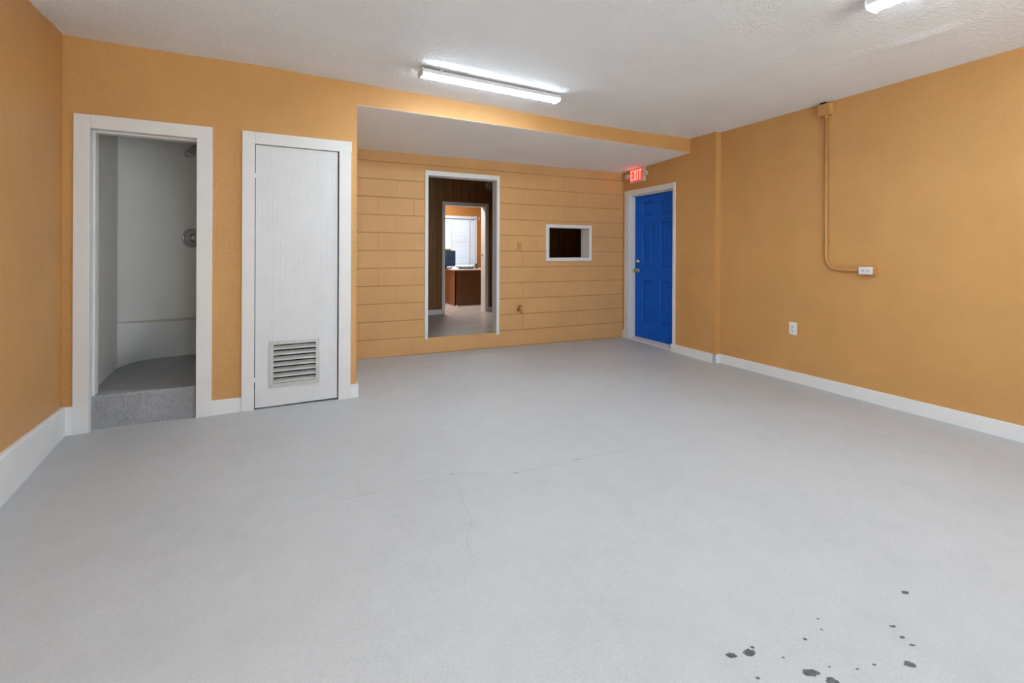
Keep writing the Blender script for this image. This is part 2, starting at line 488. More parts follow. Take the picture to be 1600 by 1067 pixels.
o = obj('crack', bm, M_CRACK, floor); o['label'] = 'fine hairline cracks across the middle of the floor'

# partition with shower and closet openings, and the header over the alcove
XE = 0.579
bm = BM()
SHX0, SHX1, SHZ = -1.10, -0.490, 2.0
CLX0, CLX1, CLZ = -0.160, 0.455, 2.0
T = 0.12
box(bm, -1.45, SHX0, YP, YP + T, -0.05, 2.72)
box(bm, SHX0, SHX1, YP, YP + T, SHZ, 2.72)
box(bm, SHX1, CLX0, YP, YP + T, -0.05, 2.72)
box(bm, CLX0, CLX1, YP, YP + T, CLZ, 2.72)
box(bm, CLX1, XE, YP, YP + T, -0.05, 2.72)
hexa(bm, [(XE, YP, 2.386), (4.75, YP, 2.371), (4.75, YP + T, 2.371), (XE, YP + T, 2.386), (XE, YP, 2.72), (4.75, YP, 2.72), (4.75, YP + T, 2.72), (XE, YP + T, 2.72)])
bmesh.ops.remove_doubles(bm, verts=bm.verts, dist=1e-5)
tag(obj('wall_partition', bm, M_WALL), 'ochre painted wall with shower and closet openings and beam over the alcove', 'wall', kind='structure')

# dropped ceiling over the alcove
bm = BM()
hexa(bm, [(XE - 0.1, YP + 0.002, 2.384), (4.75, YP + 0.002, 2.369), (4.75, 5.45, 2.306), (XE - 0.1, 5.45, 2.316),
          (XE - 0.1, YP + 0.002, 2.46), (4.75, YP + 0.002, 2.46), (4.75, 5.45, 2.46), (XE - 0.1, 5.45, 2.46)])
tag(obj('ceiling_alcove', bm, M_SOFFIT), 'smooth white dropped ceiling over the back alcove', 'ceiling', kind='structure')

# block wall at the back, with doorway and pass-through
bm = BM()
X0 = 0.41                                         # local x is measured from here (multiple of a block)
DX0, DX1, DZ0, DZ1 = 1.552 - X0, 2.461 - X0, 0.185, 2.11
WX0, WX1, WZ0, WZ1 = 3.150 - X0, 3.830 - X0, 1.095, 1.545
TBK = 0.185
box(bm, -0.2, DX0, 0, TBK, -0.05, 2.75)
box(bm, DX0, DX1, 0, TBK, -0.05, DZ0); box(bm, DX0, DX1, 0, TBK, DZ1, 2.6)
box(bm, DX1, WX0, 0, TBK, -0.05, 2.6)
box(bm, WX0, WX1, 0, TBK, -0.05, WZ0); box(bm, WX0, WX1, 0, TBK, WZ1, 2.6)
box(bm, WX1, 5.85, 0, TBK, -0.05, 2.75)
bmesh.ops.remove_doubles(bm, verts=bm.verts, dist=1e-5)
o = obj('wall_back', bm, M_BLOCK); at(o, PB(X0, 0.004), RB)
tag(o, 'ochre painted concrete block wall at the back of the alcove', 'wall', kind='structure')

# alcove end wall (behind the closet), hidden return
bm = boxes((XE - 0.12, XE, YP + T, 5.45, -0.05, 2.6))
tag(obj('wall_alcove', bm, M_WALL), 'ochre end wall of the alcove beside the closet', 'wall', kind='structure')

# door wall (right of the alcove) and the long right wall
DO = 5.145                                        # origin of the door wall frame: outer edge of the far door casing
DU0, DU1, DTOP = 0.086, 0.952, 2.012
uEnd = (DO - 3.575) * hypot(1, TD)
bm = BM()
box(bm, -0.30, DU0, 0, 0.22, -0.06, 2.72); box(bm, DU0, DU1, 0, 0.22, DTOP, 2.72); box(bm, DU1, uEnd, 0, 0.22, -0.06, 2.72)
bmesh.ops.remove_doubles(bm, verts=bm.verts, dist=1e-5)
o = obj('wall_entry', bm, M_WALL); at(o, PD(DO, 0), RD)
tag(o, 'ochre painted wall holding the blue door', 'wall', kind='structure')
bm = boxes((0, 6.6, 0, 0.2, -0.06, 2.72))
o = obj('wall_right', bm, M_WALL); at(o, PR(3.60, 0), RR)
tag(o, 'long ochre painted wall on the right side', 'wall', kind='structure')
bm = boxes((-7.0, 0.12, 0, 0.2, -0.06, 2.72))
o = obj('wall_left', bm, M_WALL); at(o, PL(YP, 0), RL)
tag(o, 'ochre painted wall at the left edge', 'wall', kind='structure')

# rear wall behind the camera with a garage doorway added to let daylight in
bm = BM()
GX0, GX1, GZ = -0.2, 3.7, 2.2
box(bm, -1.4, GX0, -3.0, -2.8, -0.06, 2.72); box(bm, GX1, 4.7, -3.0, -2.8, -0.06, 2.72); box(bm, GX0, GX1, -3.0, -2.8, GZ, 2.72)
tag(obj('wall_rear', bm, M_WALL), 'ochre rear wall with an open garage doorway added behind the viewer for daylight', 'wall', kind='structure')
bm = boxes((-12, 16, -26, -3.0, -0.12, -0.02))  # unseen driveway added to bounce sunlight onto the room's ceiling
tag(obj('ground_driveway', bm, M_DRIVE), 'pale concrete driveway added outside the garage doorway to bounce sunlight indoors', 'ground', kind='structure')

tag(obj('light_block_roof', boxes((-2.2, 6.6, -3.1, 9.9, 2.76, 2.9)), M_DRIVE), 'flat unseen slab added over the building to block sky light', 'light_block_roof', kind='structure')  # unseen slab added to stop sky light leaking in from above

# ---- baseboards
bm = BM()
uu = [(-6.6, 0.235), ((3.075 - YP), 0.234), (0.0, 0.191)]
for (u0, h0), (u1, h1) in zip(uu, uu[1:]):
    for (za0, za1, y0, y1) in (((-0.02, -0.02), (h0 - 0.008, h1 - 0.008), -0.024, 0.001),):
        pass
    f0, f1 = h0 - 0.012, h1 - 0.012
    hexa(bm, [(u0, -0.024, -0.03), (u1, -0.024, -0.03), (u1, 0.001, -0.03), (u0, 0.001, -0.03),
              (u0, -0.024, f0), (u1, -0.024, f1), (u1, 0.001, f1), (u0, 0.001, f0)])
    hexa(bm, [(u0, -0.0239, f0), (u1, -0.0239, f1), (u1, 0.001, f1), (u0, 0.001, f0),
              (u0, -0.016, h0), (u1, -0.016, h1), (u1, 0.001, h1), (u0, 0.001, h0)])
o = obj('baseboard_left', bm, M_BASE); at(o, PL(YP, 0), RL)
tag(o, 'tall white baseboard along the left wall', 'baseboard', kind='structure')
bm = boxes((-1.23, -1.163, YP - 0.018, YP + 0.001, -0.03, 0.192))
tag(obj('baseboard_corner', bm, M_BASE, bevel=0.003), 'short white baseboard piece in the left corner', 'baseboard', kind='structure')
bm = boxes((-0.413, -0.226, YP - 0.014, YP + 0.001, -0.03, 0.121))
tag(obj('baseboard_partition', bm, M_BASE, bevel=0.003), 'short white baseboard between shower and closet frames', 'baseboard', kind='structure')
bm = BM()
box(bm, 0.5325, XE + 0.016, YP - 0.016, YP + 0.001, -0.03, 0.118); box(bm, XE + 0.0005, XE + 0.016, YP + 0.001, YP + T, -0.03, 0.118)
tag(obj('baseboard_end', bm, M_BASE, bevel=0.003), 'white baseboard block wrapping the wall end beside the closet', 'baseboard', kind='structure')
bm = BM()
u0 = (DO - 4.222)
box(bm, u0, uEnd + 0.016, -0.027, 0.001, -0.06, 0.074); box(bm, uEnd - 0.01, uEnd + 0.016, -0.027, 0.10, -0.06, 0.074)
o = obj('baseboard_entry', bm, M_BASE, bevel=0.003); at(o, PD(DO, 0), RD)
tag(o, 'white baseboard stepping round the corner right of the blue door', 'baseboard', kind='structure')
bm = boxes((-0.034, -0.004, -0.02, 0.001, -0.05, 0.10))
o = obj('baseboard_stub', bm, M_BASE, bevel=0.002); at(o, PD(DO, 0), RD)
tag(o, 'tiny white baseboard stub left of the blue door', 'baseboard', kind='structure')
bm = BM()
hexa(bm, [(0.0, -0.02, -0.06), (6.3, -0.02, -0.06), (6.3, 0.001, -0.06), (0.0, 0.001, -0.06),
          (0.0, -0.02, 0.072), (6.3, -0.02, 0.115), (6.3, 0.001, 0.115), (0.0, 0.001, 0.072)])
o = obj('baseboard_right', bm, M_BASE, bevel=0.003); at(o, PR(3.572, 0), RR)
tag(o, 'long white baseboard along the right wall', 'baseboard', kind='structure')

# ---- shower frame
def frame_thing(name, label, loc, rz): return thing(name, label, 'door frame', loc, rz, kind='structure')
t = frame_thing('trim_1', 'wide white frame around the open shower entrance', (-0.79, YP, 0), 0)
cx = 0.79
obj('casing', boxes((-1.165 + cx, -1.083 + cx, -0.02, 0.002, -0.02, 2.073)), M_TRIM, t, 0.002)
obj('casing', boxes((-0.505 + cx, -0.412 + cx, -0.0195, 0.002, -0.02, 1.986)), M_TRIM, t, 0.002)
obj('head_casing', boxes((-1.0828 + cx, -0.412 + cx, -0.02, 0.002, 1.986, 2.074)), M_TRIM, t, 0.002)
obj('jamb', boxes((-1.10 + cx, -1.084 + cx, -0.004, 0.118, 0.0, 2.0), (-1.0845 + cx, -1.073 + cx, 0.05, 0.118, 0.0, 1.975)), M_TRIM, t, 0.002)
obj('jamb', boxes((-0.503 + cx, -0.487 + cx, -0.004, 0.118, 0.21, 2.0), (-0.514 + cx, -0.502 + cx, 0.05, 0.118, 0.23, 1.975)), M_TRIM, t, 0.002)
obj('head_jamb', boxes((-1.10 + cx, -0.487 + cx, -0.004, 0.118, 1.987, 2.003), (-1.084 + cx, -0.503 + cx, 0.05, 0.118, 1.974, 1.988)), M_TRIM, t, 0.002)

# ---- closet frame and louvred door
t = frame_thing('trim_2', 'wide white frame around the narrow closet door', (0.15, YP, 0), 0)
cx = -0.15
obj('casing', boxes((-0.228 + cx, -0.146 + cx, -0.022, 0.002, -0.02, 2.074)), M_TRIM, t, 0.002)
obj('casing', boxes((0.441 + cx, 0.532 + cx, -0.022, 0.002, -0.02, 1.986)), M_TRIM, t, 0.002)
obj('head_casing', boxes((-0.1458 + cx, 0.536 + cx, -0.023, 0.002, 1.986, 2.073)), M_TRIM, t, 0.002)
obj('jamb', boxes((-0.165 + cx, -0.150 + cx, 0.0, 0.10, -0.02, 1.99)), M_TRIM, t)
obj('jamb', boxes((0.446 + cx, 0.460 + cx, 0.0, 0.10, -0.02, 1.99)), M_TRIM, t)
d = thing('door_1', 'white painted plywood closet door with metal louver at its bottom', 'door', (0.15, YP, 0.028), 0, kind='structure')
bm = BM(); zb = 0.0
hx0, hx1, hz0, hz1 = -0.028 + cx, 0.282 + cx, 0.160, 0.467
box(bm, -0.1415 + cx, hx0, -0.010, 0.022, 0.0, 1.953); box(bm, hx1, 0.4325 + cx, -0.010, 0.022, 0.0, 1.953)
box(bm, hx0, hx1, -0.010, 0.022, 0.0, hz0); box(bm, hx0, hx1, -0.010, 0.022, hz1, 1.953)
bmesh.ops.remove_doubles(bm, verts=bm.verts, dist=1e-5)
obj('slab', bm, M_PLY, d, 0.002)
for z in (1.735, 0.222):
    h = obj('hinge', boxes((-0.149 + cx, -0.138 + cx, -0.020, -0.006, z - 0.028, z + 0.006)), M_TRIM, d, 0.003)
g = obj('louver_vent', boxes((-0.048 + cx, 0.302 + cx, -0.016, -0.009, 0.459, 0.487), (-0.048 + cx, 0.302 + cx, -0.016, -0.009, 0.139, 0.168),
                             (-0.048 + cx, -0.020 + cx, -0.016, -0.009, 0.168, 0.459), (0.274 + cx, 0.302 + cx, -0.016, -0.009, 0.168, 0.459)), M_ALU, d, 0.001)
g['label'] = 'square metal louver grille'
obj('shade_backing', boxes((-0.034 + cx, 0.288 + cx, 0.0225, 0.026, 0.155, 0.472)), M_DARK, g)  # black sheet standing in for shade behind the slats
ns = 7
for k in range(ns):
    pit = 0.291 / ns; z1 = 0.459 - k * pit
    a_, b_ = (0.008, z1 - 0.010), (-0.014, z1 - pit * 0.76)
    bm = BM()
    prism(bm, [a_, b_, (b_[0], b_[1] - 0.0065), (b_[0] + 0.0015, b_[1] - 0.0065), (b_[0] + 0.0015, b_[1] - 0.0015), (a_[0], a_[1] - 0.0015)], 'x', -0.0275 + cx, 0.2815 + cx)
    obj('slat', bm, M_ALU, g)
for sx_ in (-0.036, 0.127, 0.290):
    for sz in (0.153, 0.475):
        bm = BM(); lathe(bm, [(0.0, 0.003), (0.0035, 0.002), (0.004, 0.0)], 10, Matrix.Translation((sx_ + cx, -0.016, sz)) @ Matrix.Rotation(radians(90), 4, 'X'))
        obj('screw', bm, M_NICKEL, g)
# black sheet standing in for closet shade, seen only through the gaps
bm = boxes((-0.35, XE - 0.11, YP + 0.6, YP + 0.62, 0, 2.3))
tag(obj('wall_closet_shade', bm, M_DARK), 'black sheet for the shade inside the closet seen through the door gap', 'wall', kind='structure')

# ---- shower stall
st = thing('shower_stall', 'grey white walk-in shower stall with raised concrete floor behind the left opening', 'shower', (-0.79, 4.5, 0.0))
ox, oy = 0.79, -4.5
def S(p, z): return (p[0] + ox, p[1] + oy, z)
bm = BM()
box(bm, -1.12 + ox, -0.47 + ox, YP + 0.025 + oy, 4.10 + oy, -0.03, 0.232)
obj('curb', bm, M_STEP, st, 0.012, seg=3)
fl = [(-1.20, 4.05), (-0.40, 4.05), (-0.40, 5.36), (-1.20, 5.36)]
bm = BM(); prism(bm, [(a + ox, b + oy) for a, b in fl], 'z', 0.1, 0.229)
obj('pan', bm, M_STEP, st)
dA, dB = Vector((-1.166, 4.862)), Vector((-0.40, 5.40))
bm = BM()
def wallstrip(bm, pts, z0, z1):
    a = [bm.verts.new(S(p, z0)) for p in pts]; b = [bm.verts.new(S(p, z1)) for p in pts]
    for i in range(len(pts) - 1): bm.faces.new((a[i], a[i + 1], b[i + 1], b[i]))
# left wall panel, slanted back panel, right wall: solid boards
def board(bm, p, q, th, z0, z1):
    p = Vector(p); q = Vector(q); d_ = (q - p).normalized(); n_ = Vector((-d_.y, d_.x)) * th
    hexa(bm, [S(p, z0), S(q, z0), S(q + n_, z0), S(p + n_, z0), S(p, z1), S(q, z1), S(q + n_, z1), S(p + n_, z1)])
board(bm, (-1.115, 4.064), (-1.168, 4.90), 0.05, 0.2, 2.45)
board(bm, (-1.175, 4.856), (-0.42, 5.386), 0.05, 0.56, 2.45)
board(bm, (-0.455, 5.40), (-0.455, 4.064), 0.05, 0.2, 2.45)
obj('surround', bm, M_SHOWER, st)
obj('stall_ceiling', boxes((-1.2 + ox, -0.4 + ox, 4.06 + oy, 5.4 + oy, 2.42, 2.46)), M_SHOWER, st)
FC = [(-1.168, 4.862), (-1.150, 4.955), (-1.128, 5.035), (-1.083, 5.115), (-1.00, 5.170), (-0.894, 5.195), (-0.78, 5.205), (-0.66, 5.21), (-0.54, 5.212), (-0.45, 5.212)]
TC = []
n = len(FC)
for i in range(n):
    t_ = i / (n - 1); p = Vector((-1.168, 4.862)).lerp(Vector((-0.45, 5.362)), t_)
    TC.append(p + Vector((0.574, -0.818)) * (0.115 * sin(pi * min(1, t_ * 1.0)) ** 0.8))
def tz(i): return 0.604 - 0.036 * i / (n - 1) * 1.2
bm = BM()
rows = 8; V = []
for r in range(rows + 1):
    k = r / rows; V.append([bm.verts.new((FC[i][0] * (1 - k) + TC[i].x * k + ox, FC[i][1] * (1 - k) + TC[i].y * k + oy, 0.2 * (1 - k) + (tz(i) - 0.008) * k)) for i in range(n)])
for r in range(rows):
    for i in range(n - 1): bm.faces.new((V[r][i], V[r][i + 1], V[r + 1][i + 1], V[r + 1][i]))
obj('lower_wall', bm, M_SHOWER, st, smooth=True)
bm = BM(); A = []; B = []
for i in range(n):
    t_ = i / (n - 1); p = Vector((-1.168, 4.862)).lerp(Vector((-0.45, 5.362)), t_)
    A.append(p + Vector((-0.574, 0.818)) * 0.02); B.append(TC[i])
a0 = [bm.verts.new(S(A[i], tz(i) - 0.010)) for i in range(n)]; a1 = [bm.verts.new(S(A[i], tz(i))) for i in range(n)]
b0 = [bm.verts.new(S(B[i], tz(i) - 0.010)) for i in range(n)]; b1 = [bm.verts.new(S(B[i], tz(i))) for i in range(n)]
for i in range(n - 1):
    bm.faces.new((a1[i], b1[i], b1[i + 1], a1[i + 1])); bm.faces.new((b0[i], b0[i + 1], b1[i + 1], b1[i])); bm.faces.new((a0[i], a0[i + 1], b0[i + 1], b0[i]))
obj('ledge', bm, M_SHOWER2, st)

# valve and shower head on the slanted panel (frame: local x along the panel, -y out of it)
pr = atan2(0.574, 0.818)
def onpanel(x, z): return (x, 4.862 + (x + 1.168) * 0.702 - 0.004, z)
vt = thing('shower_valve', 'round chrome shower valve plate on the back wall of the shower', 'valve', onpanel(-0.702, 1.312), pr)
RX = Matrix.Rotation(radians(90), 4, 'X')
bm = BM(); lathe(bm, [(0.0, 0.012), (0.050, 0.012), (0.058, 0.004), (0.064, 0.010), (0.078, 0.011), (0.085, 0.006), (0.086, 0.0)], 40, RX); obj('escutcheon', bm, M_CHROME, vt, smooth=True)
bm = BM(); lathe(bm, [(0.0, 0.065), (0.020, 0.064), (0.028, 0.058), (0.030, 0.045), (0.026, 0.038), (0.034, 0.03), (0.036, 0.01)], 32, RX); obj('knob', bm, M_CHROME, vt, smooth=True)
bm = BM(); tube(bm, [(0.0, -0.052, 0), (0.03, -0.056, -0.002), (0.065, -0.058, -0.006)], [0.011, 0.009, 0.007], 12); obj('lever', bm, M_CHROME, vt, smooth=True)
sh_ = thing('showerhead', 'chrome shower head high on the back wall of the shower', 'shower head', onpanel(-0.655, 2.135), pr)
bm = BM(); lathe(bm, [(0.0, 0.006), (0.026, 0.005), (0.03, 0.0)], 24, RX); obj('flange', bm, M_CHROME, sh_, smooth=True)
tip = Vector((-0.105, -0.092, -0.005))
bm = BM(); tube(bm, [(0, 0, 0), (-0.01, -0.03, 0.014), (-0.04, -0.055, 0.026), (-0.075, -0.077, 0.02), tip], 0.0085, 12); obj('arm', bm, M_CHROME, sh_, smooth=True)
dirv = Vector((-0.42, -0.22, -0.86)).normalized()
q = dirv.to_track_quat('Z', 'Y').to_matrix().to_4x4()
bm = BM(); lathe(bm, [(0.0, -0.01), (0.013, -0.01), (0.015, 0.012), (0.018, 0.03), (0.036, 0.062), (0.044, 0.078), (0.045, 0.088), (0.038, 0.09), (0.034, 0.082), (0.016, 0.084), (0.0, 0.09)], 28, Matrix.Translation(tip) @ q)
obj('bell', bm, M_CHROME, sh_, smooth=True)

# ---- blue entry door
t = frame_thing('trim_3', 'white frame around the blue door', PD(DO, 0), RD)
obj('casing', boxes((0.0, 0.100, -0.018, 0.002, -0.03, 2.052)), M_TRIM, t, 0.003)
obj('casing', boxes((0.936, 0.972, -0.018, 0.002, -0.04, 2.058)), M_TRIM, t, 0.003)
obj('head_casing', boxes((0.0998, 0.9362, -0.018, 0.002, 1.996, 2.056)), M_TRIM, t, 0.003)
obj('jamb', boxes((0.084, 0.102, -0.01, 0.14, -0.03, 2.0), (0.10, 0.112, 0.128, 0.14, 0, 1.99)), M_TRIM, t, 0.002)
obj('jamb', boxes((0.948, 0.960, -0.01, 0.14, -0.03, 2.0)), M_TRIM, t, 0.002)
obj('head_jamb', boxes((0.10, 0.95, -0.01, 0.14, 1.985, 2.013), (0.10, 0.95, 0.04, 0.085, 1.972, 1.99)), M_TRIM, t, 0.002)
bm = BM(); prism(bm, [(-0.012, -0.04), (-0.012, 0.008), (0.075, 0.03), (0.15, 0.03), (0.15, -0.04)], 'x', 0.098, 0.95)
obj('threshold', bm, M_THRESH, t)
d = thing('door_2', 'blue painted six panel door', 'door', PD(DO, 0.03), RD, kind='structure')
def panel_door(bm, x0, x1, z0, z1, y0, y1, panels):
    xs = sorted({x0, x1} | {p[0] for p in panels} | {p[1] for p in panels}); zs = sorted({z0, z1} | {p[2] for p in panels} | {p[3] for p in panels})
    for a, b in zip(xs, xs[1:]):
        for c, e in zip(zs, zs[1:]):
            isp = any(p[0] <= a + 1e-6 and b <= p[1] + 1e-6 and p[2] <= c + 1e-6 and e <= p[3] + 1e-6 for p in panels)
            if not isp:
                bm.faces.new([bm.verts.new(q) for q in ((a, y0, c), (b, y0, c), (b, y0, e), (a, y0, e))])
    for (a, b, c, e) in panels:
        prof = [(0, 0), (0.008, 0.013), (0.020, 0.0135), (0.045, 0.002)]
        rings = [[bm.verts.new(q) for q in ((a + i, y0 + dp, c + i), (b - i, y0 + dp, c + i), (b - i, y0 + dp, e - i), (a + i, y0 + dp, e - i))] for i, dp in prof]
        for A, B in zip(rings, rings[1:]):
            for k in range(4): bm.faces.new((A[k], A[(k + 1) % 4], B[(k + 1) % 4], B[k]))
        bm.faces.new(rings[-1])
    bx = [bm.verts.new(q) for q in ((x0, y0, z0), (x1, y0, z0), (x1, y0, z1), (x0, y0, z1), (x0, y1, z0), (x1, y1, z0), (x1, y1, z1), (x0, y1, z1))]
    for f in ((0, 1, 5, 4), (1, 2, 6, 5), (2, 3, 7, 6), (3, 0, 4, 7), (4, 5, 6, 7)): bm.faces.new([bx[i] for i in f])
    bmesh.ops.remove_doubles(bm, verts=bm.verts, dist=1e-5)
UL, UR = (0.252, 0.462), (0.603, 0.800)
PZ = [(0.225, 0.790), (0.985, 1.560), (1.672, 1.850)]
bm = BM(); panel_door(bm, 0.106, 0.948, 0.0, 1.95, 0.09, 0.13, [(a, b, c, e) for (a, b) in (UL, UR) for (c, e) in PZ])
obj('slab', bm, M_BLUE, d)
dk = BM(); lathe(dk, [(0.0, 0.028), (0.016, 0.027), (0.021, 0.022), (0.023, 0.010), (0.030, 0.006), (0.031, 0.0)], 28, Matrix.Translation((0.165, 0.09, 1.045)) @ RX)
obj('deadbolt', dk, M_NICKEL, d, smooth=True)
dk = BM(); lathe(dk, [(0.0, 0.062), (0.014, 0.061), (0.025, 0.053), (0.028, 0.042), (0.022, 0.030), (0.012, 0.024), (0.012, 0.010), (0.030, 0.006), (0.032, 0.0)], 28, Matrix.Translation((0.165, 0.09, 0.915)) @ RX)
obj('door_knob', dk, M_NICKEL, d, smooth=True)

# ---- white frame of the doorway in the block wall
t = frame_thing('trim_4', 'thin white frame of the open doorway in the block wall', PB(1.535, 0), RB)
def U(x): return (x - 1.535) * 1.0007
obj('casing', boxes((0.0, U(1.574), -0.016, 0.002, 0.172, 2.144)), M_TRIM, t, 0.002)
obj('casing', boxes((U(2.436), U(2.475), -0.016, 0.002, 0.170, 2.142)), M_TRIM, t, 0.002)
obj('head_casing', boxes((U(1.5738), U(2.4362), -0.016, 0.002, 2.088, 2.142)), M_TRIM, t, 0.002)
obj('jamb', boxes((U(1.553), U(1.574), -0.01, 0.13, 0.185, 2.09)), M_TRIM, t, 0.002)
obj('jamb', boxes((U(2.436), U(2.460), -0.01, 0.13, 0.185, 2.09)), M_TRIM, t, 0.002)
obj('head_jamb', boxes((U(1.553), U(2.460), -0.01, 0.13, 2.085, 2.109)), M_TRIM, t, 0.002)

# ---- pass-through window
w = thing('window_1', 'small white framed pass-through opening in the block wall', 'window', PB(3.134, 0), RB, kind='structure')
def U(x): return (x - 3.134) * 1.0007
obj('casing', boxes((0, U(3.844), -0.014, 0.002, 1.520, 1.560), (0, U(3.844), -0.014, 0.002, 1.079, 1.122),
                    (0, U(3.182), -0.014, 0.002, 1.122, 1.520), (U(3.802), U(3.844), -0.014, 0.002, 1.122, 1.520)), M_TRIM, w)
obj('reveal', boxes((U(3.151), U(3.182), -0.006, TBK, 1.11, 1.53), (U(3.802), U(3.829), -0.006, TBK, 1.11, 1.53),
                    (U(3.151), U(3.829), -0.006, TBK, 1.096, 1.122), (U(3.151), U(3.829), -0.006, TBK, 1.520, 1.544)), M_TRIM, w)

# ================================================================== HALL AND OFFICE BEYOND THE DOORWAY
HZ = 0.19
bm = boxes((0.9, 6.2, 0.0, 4.3, HZ - 0.1, HZ))
o = obj('floor_hall', bm, M_TILE); o.location = (0, yB(0.9) + 0.09, 0); o.rotation_euler = (0, 0, RB * 0)
bm = BM()
o.data.clear_geometry(); bm2 = BM()
hexa(bm2, [(0.9, yB(0.9) + 0.02, HZ - 0.1), (6.2, yB(6.2) + 0.02, HZ - 0.1), (6.2, 9.6, HZ - 0.1), (0.9, 9.6, HZ - 0.1),
           (0.9, yB(0.9) + 0.02, HZ), (6.2, yB(6.2) + 0.02, HZ), (6.2, 9.6, HZ), (0.9, 9.6, HZ)])
bm2.to_mesh(o.data); bm2.free(); o.data.materials.clear(); o.data.materials.append(M_TILE); o.location = (0, 0, 0)
tag(o, 'taupe tiled floor of the hallway beyond the doorway', 'floor', kind='structure')
# panelled hall wall with inner doorway
IY, IX0, IX1, IZ = 7.2, 2.40, 3.15, 1.975
bm = BM()
box(bm, 0.9, IX0, IY, IY + 0.12, 0.1, 2.75); box(bm, IX1, 6.2, IY, IY + 0.12, 0.1, 2.75); box(bm, IX0, IX1, IY, IY + 0.12, IZ, 2.75)
bmesh.ops.remove_doubles(bm, verts=bm.verts, dist=1e-5)
tag(obj('wall_hall', bm, M_PANEL), 'dark wood panelled hallway wall with an inner doorway', 'wall', kind='structure')
tag(obj('wall_hall_end', boxes((0.9, 1.0, 5.56, 7.2, 0.1, 2.75)), M_PANEL), 'dark panelled end wall of the hallway, left', 'wall', kind='structure')
tag(obj('wall_hall_far', boxes((6.1, 6.2, 5.1, 9.6, 0.1, 2.75)), M_PANEL), 'dark panelled end wall of the hallway, right', 'wall', kind='structure')
tag(obj('ceiling_hall', boxes((0.9, 6.2, 5.2, 9.6, 2.62, 2.72)), M_SOFFIT), 'ceiling of the hallway and office', 'ceiling', kind='structure')
tag(obj('baseboard_hall', boxes((1.0, 2.375, IY - 0.014, IY + 0.001, HZ - 0.01, 0.268)), M_TRIM), 'white baseboard on the panelled wall left of the inner doorway', 'baseboard', kind='structure')
tag(obj('baseboard_hall_side', boxes((3.19, 6.1, IY - 0.014, IY + 0.001, HZ - 0.01, 0.268)), M_TRIM), 'white baseboard on the panelled wall right of the inner doorway', 'baseboard', kind='structure')
t = frame_thing('trim_5', 'pale frame of the inner doorway in the panelled wall', (2.377, IY, 0), 0)
def U(x): return x - 2.377
obj('casing', boxes((0, U(2.424), -0.016, 0.002, HZ, 2.008)), M_TRIM, t, 0.002)
obj('casing', boxes((U(3.134), U(3.186), -0.016, 0.002, HZ, 2.008)), M_TRIM, t, 0.002)
obj('head_casing', boxes((U(2.4238), U(3.1342), -0.016, 0.002, 1.953, 2.008)), M_TRIM, t, 0.002)
obj('jamb', boxes((U(2.401), U(2.420), -0.01, 0.13, HZ, 1.97)), M_TRIM, t, 0.002)
obj('jamb', boxes((U(3.130), U(3.150), -0.01, 0.17, HZ, 1.97)), M_TRIM, t, 0.002)
obj('head_jamb', boxes((U(2.401), U(3.150), -0.01, 0.13, 1.950, 1.974)), M_TRIM, t, 0.002)
bm = boxes((U(3.116), U(3.131), 0.10, 0.115, 1.13, 1.16))
obj('strike_plate', bm, M_NICKEL, t)

# office walls, window, blind
OY = 9.3
bm = BM()
wx0, wx1, wz0, wz1 = 2.80, 3.825, 0.865, 1.96
box(bm, 0.9, wx0, OY, OY + 0.15, 0.1, 2.75); box(bm, wx1, 6.2, OY, OY + 0.15, 0.1, 2.75)
box(bm, wx0, wx1, OY, OY + 0.15, 0.1, wz0); box(bm, wx0, wx1, OY, OY + 0.15, wz1, 2.75)
bmesh.ops.remove_doubles(bm, verts=bm.verts, dist=1e-5)
tag(obj('wall_office', bm, M_OFFICE), 'orange office wall around the bright window', 'wall', kind='structure')
tag(obj('wall_office_side', boxes((0.95, 1.05, 7.32, 9.3, 0.1, 2.75)), M_OFFICE), 'orange side wall of the office', 'wall', kind='structure')
tag(obj('ground_outside', boxes((-8, 14, 9.6, 26, -0.2, -0.1)), M_DRIVE), 'pale paving outside the office window', 'ground', kind='structure')
w = thing('window_2', 'bright office window behind the white blind', 'window', (3.3125, OY, wz0), 0, kind='structure')
hw = 0.5125
obj('frame', boxes((-hw, -hw + 0.035, 0.05, 0.11, 0, 1.095), (hw - 0.035, hw, 0.05, 0.11, 0, 1.095), (-hw, hw, 0.05, 0.11, 0, 0.035), (-hw, hw, 0.05, 0.11, 1.06, 1.095), (-hw, hw, 0.06, 0.10, 0.53, 0.56)), M_TRIM, w)
obj('sill', boxes((-hw - 0.02, hw + 0.02, -0.04, 0.05, -0.025, 0.0)), M_TRIM, w, 0.003)
obj('pane', boxes((-hw + 0.03, hw - 0.03, 0.078, 0.082, 0.03, 1.065)), M_GLASS, w)
bl = thing('window_blind', 'white horizontal slat blind over the office window', 'blind', (3.3125, OY, wz0))
obj('headrail', boxes((-hw + 0.004, hw - 0.004, -0.03, 0.03, 1.035, 1.09)), M_BLIND, bl, 0.003)
bm = BM()
for k in range(23):
    z = 1.015 - k * 0.043
    c_, s_ = cos(radians(57)) * 0.0245, sin(radians(57)) * 0.0245
    hexa(bm, [(-hw + 0.008, -c_, z - s_), (hw - 0.03, -c_, z - s_), (hw - 0.03, c_, z + s_), (-hw + 0.008, c_, z + s_),
              (-hw + 0.008, -c_, z - s_ + 0.0025), (hw - 0.03, -c_, z - s_ + 0.0025), (hw - 0.03, c_, z + s_ + 0.0025), (-hw + 0.008, c_, z + s_ + 0.0025)])
obj('slats', bm, M_BLIND, bl)
for x in (-0.043, 0.357): obj('ladder_tape', boxes((x - 0.012, x + 0.012, -0.026, -0.0245, 0.04, 1.04)), M_BLIND, bl)
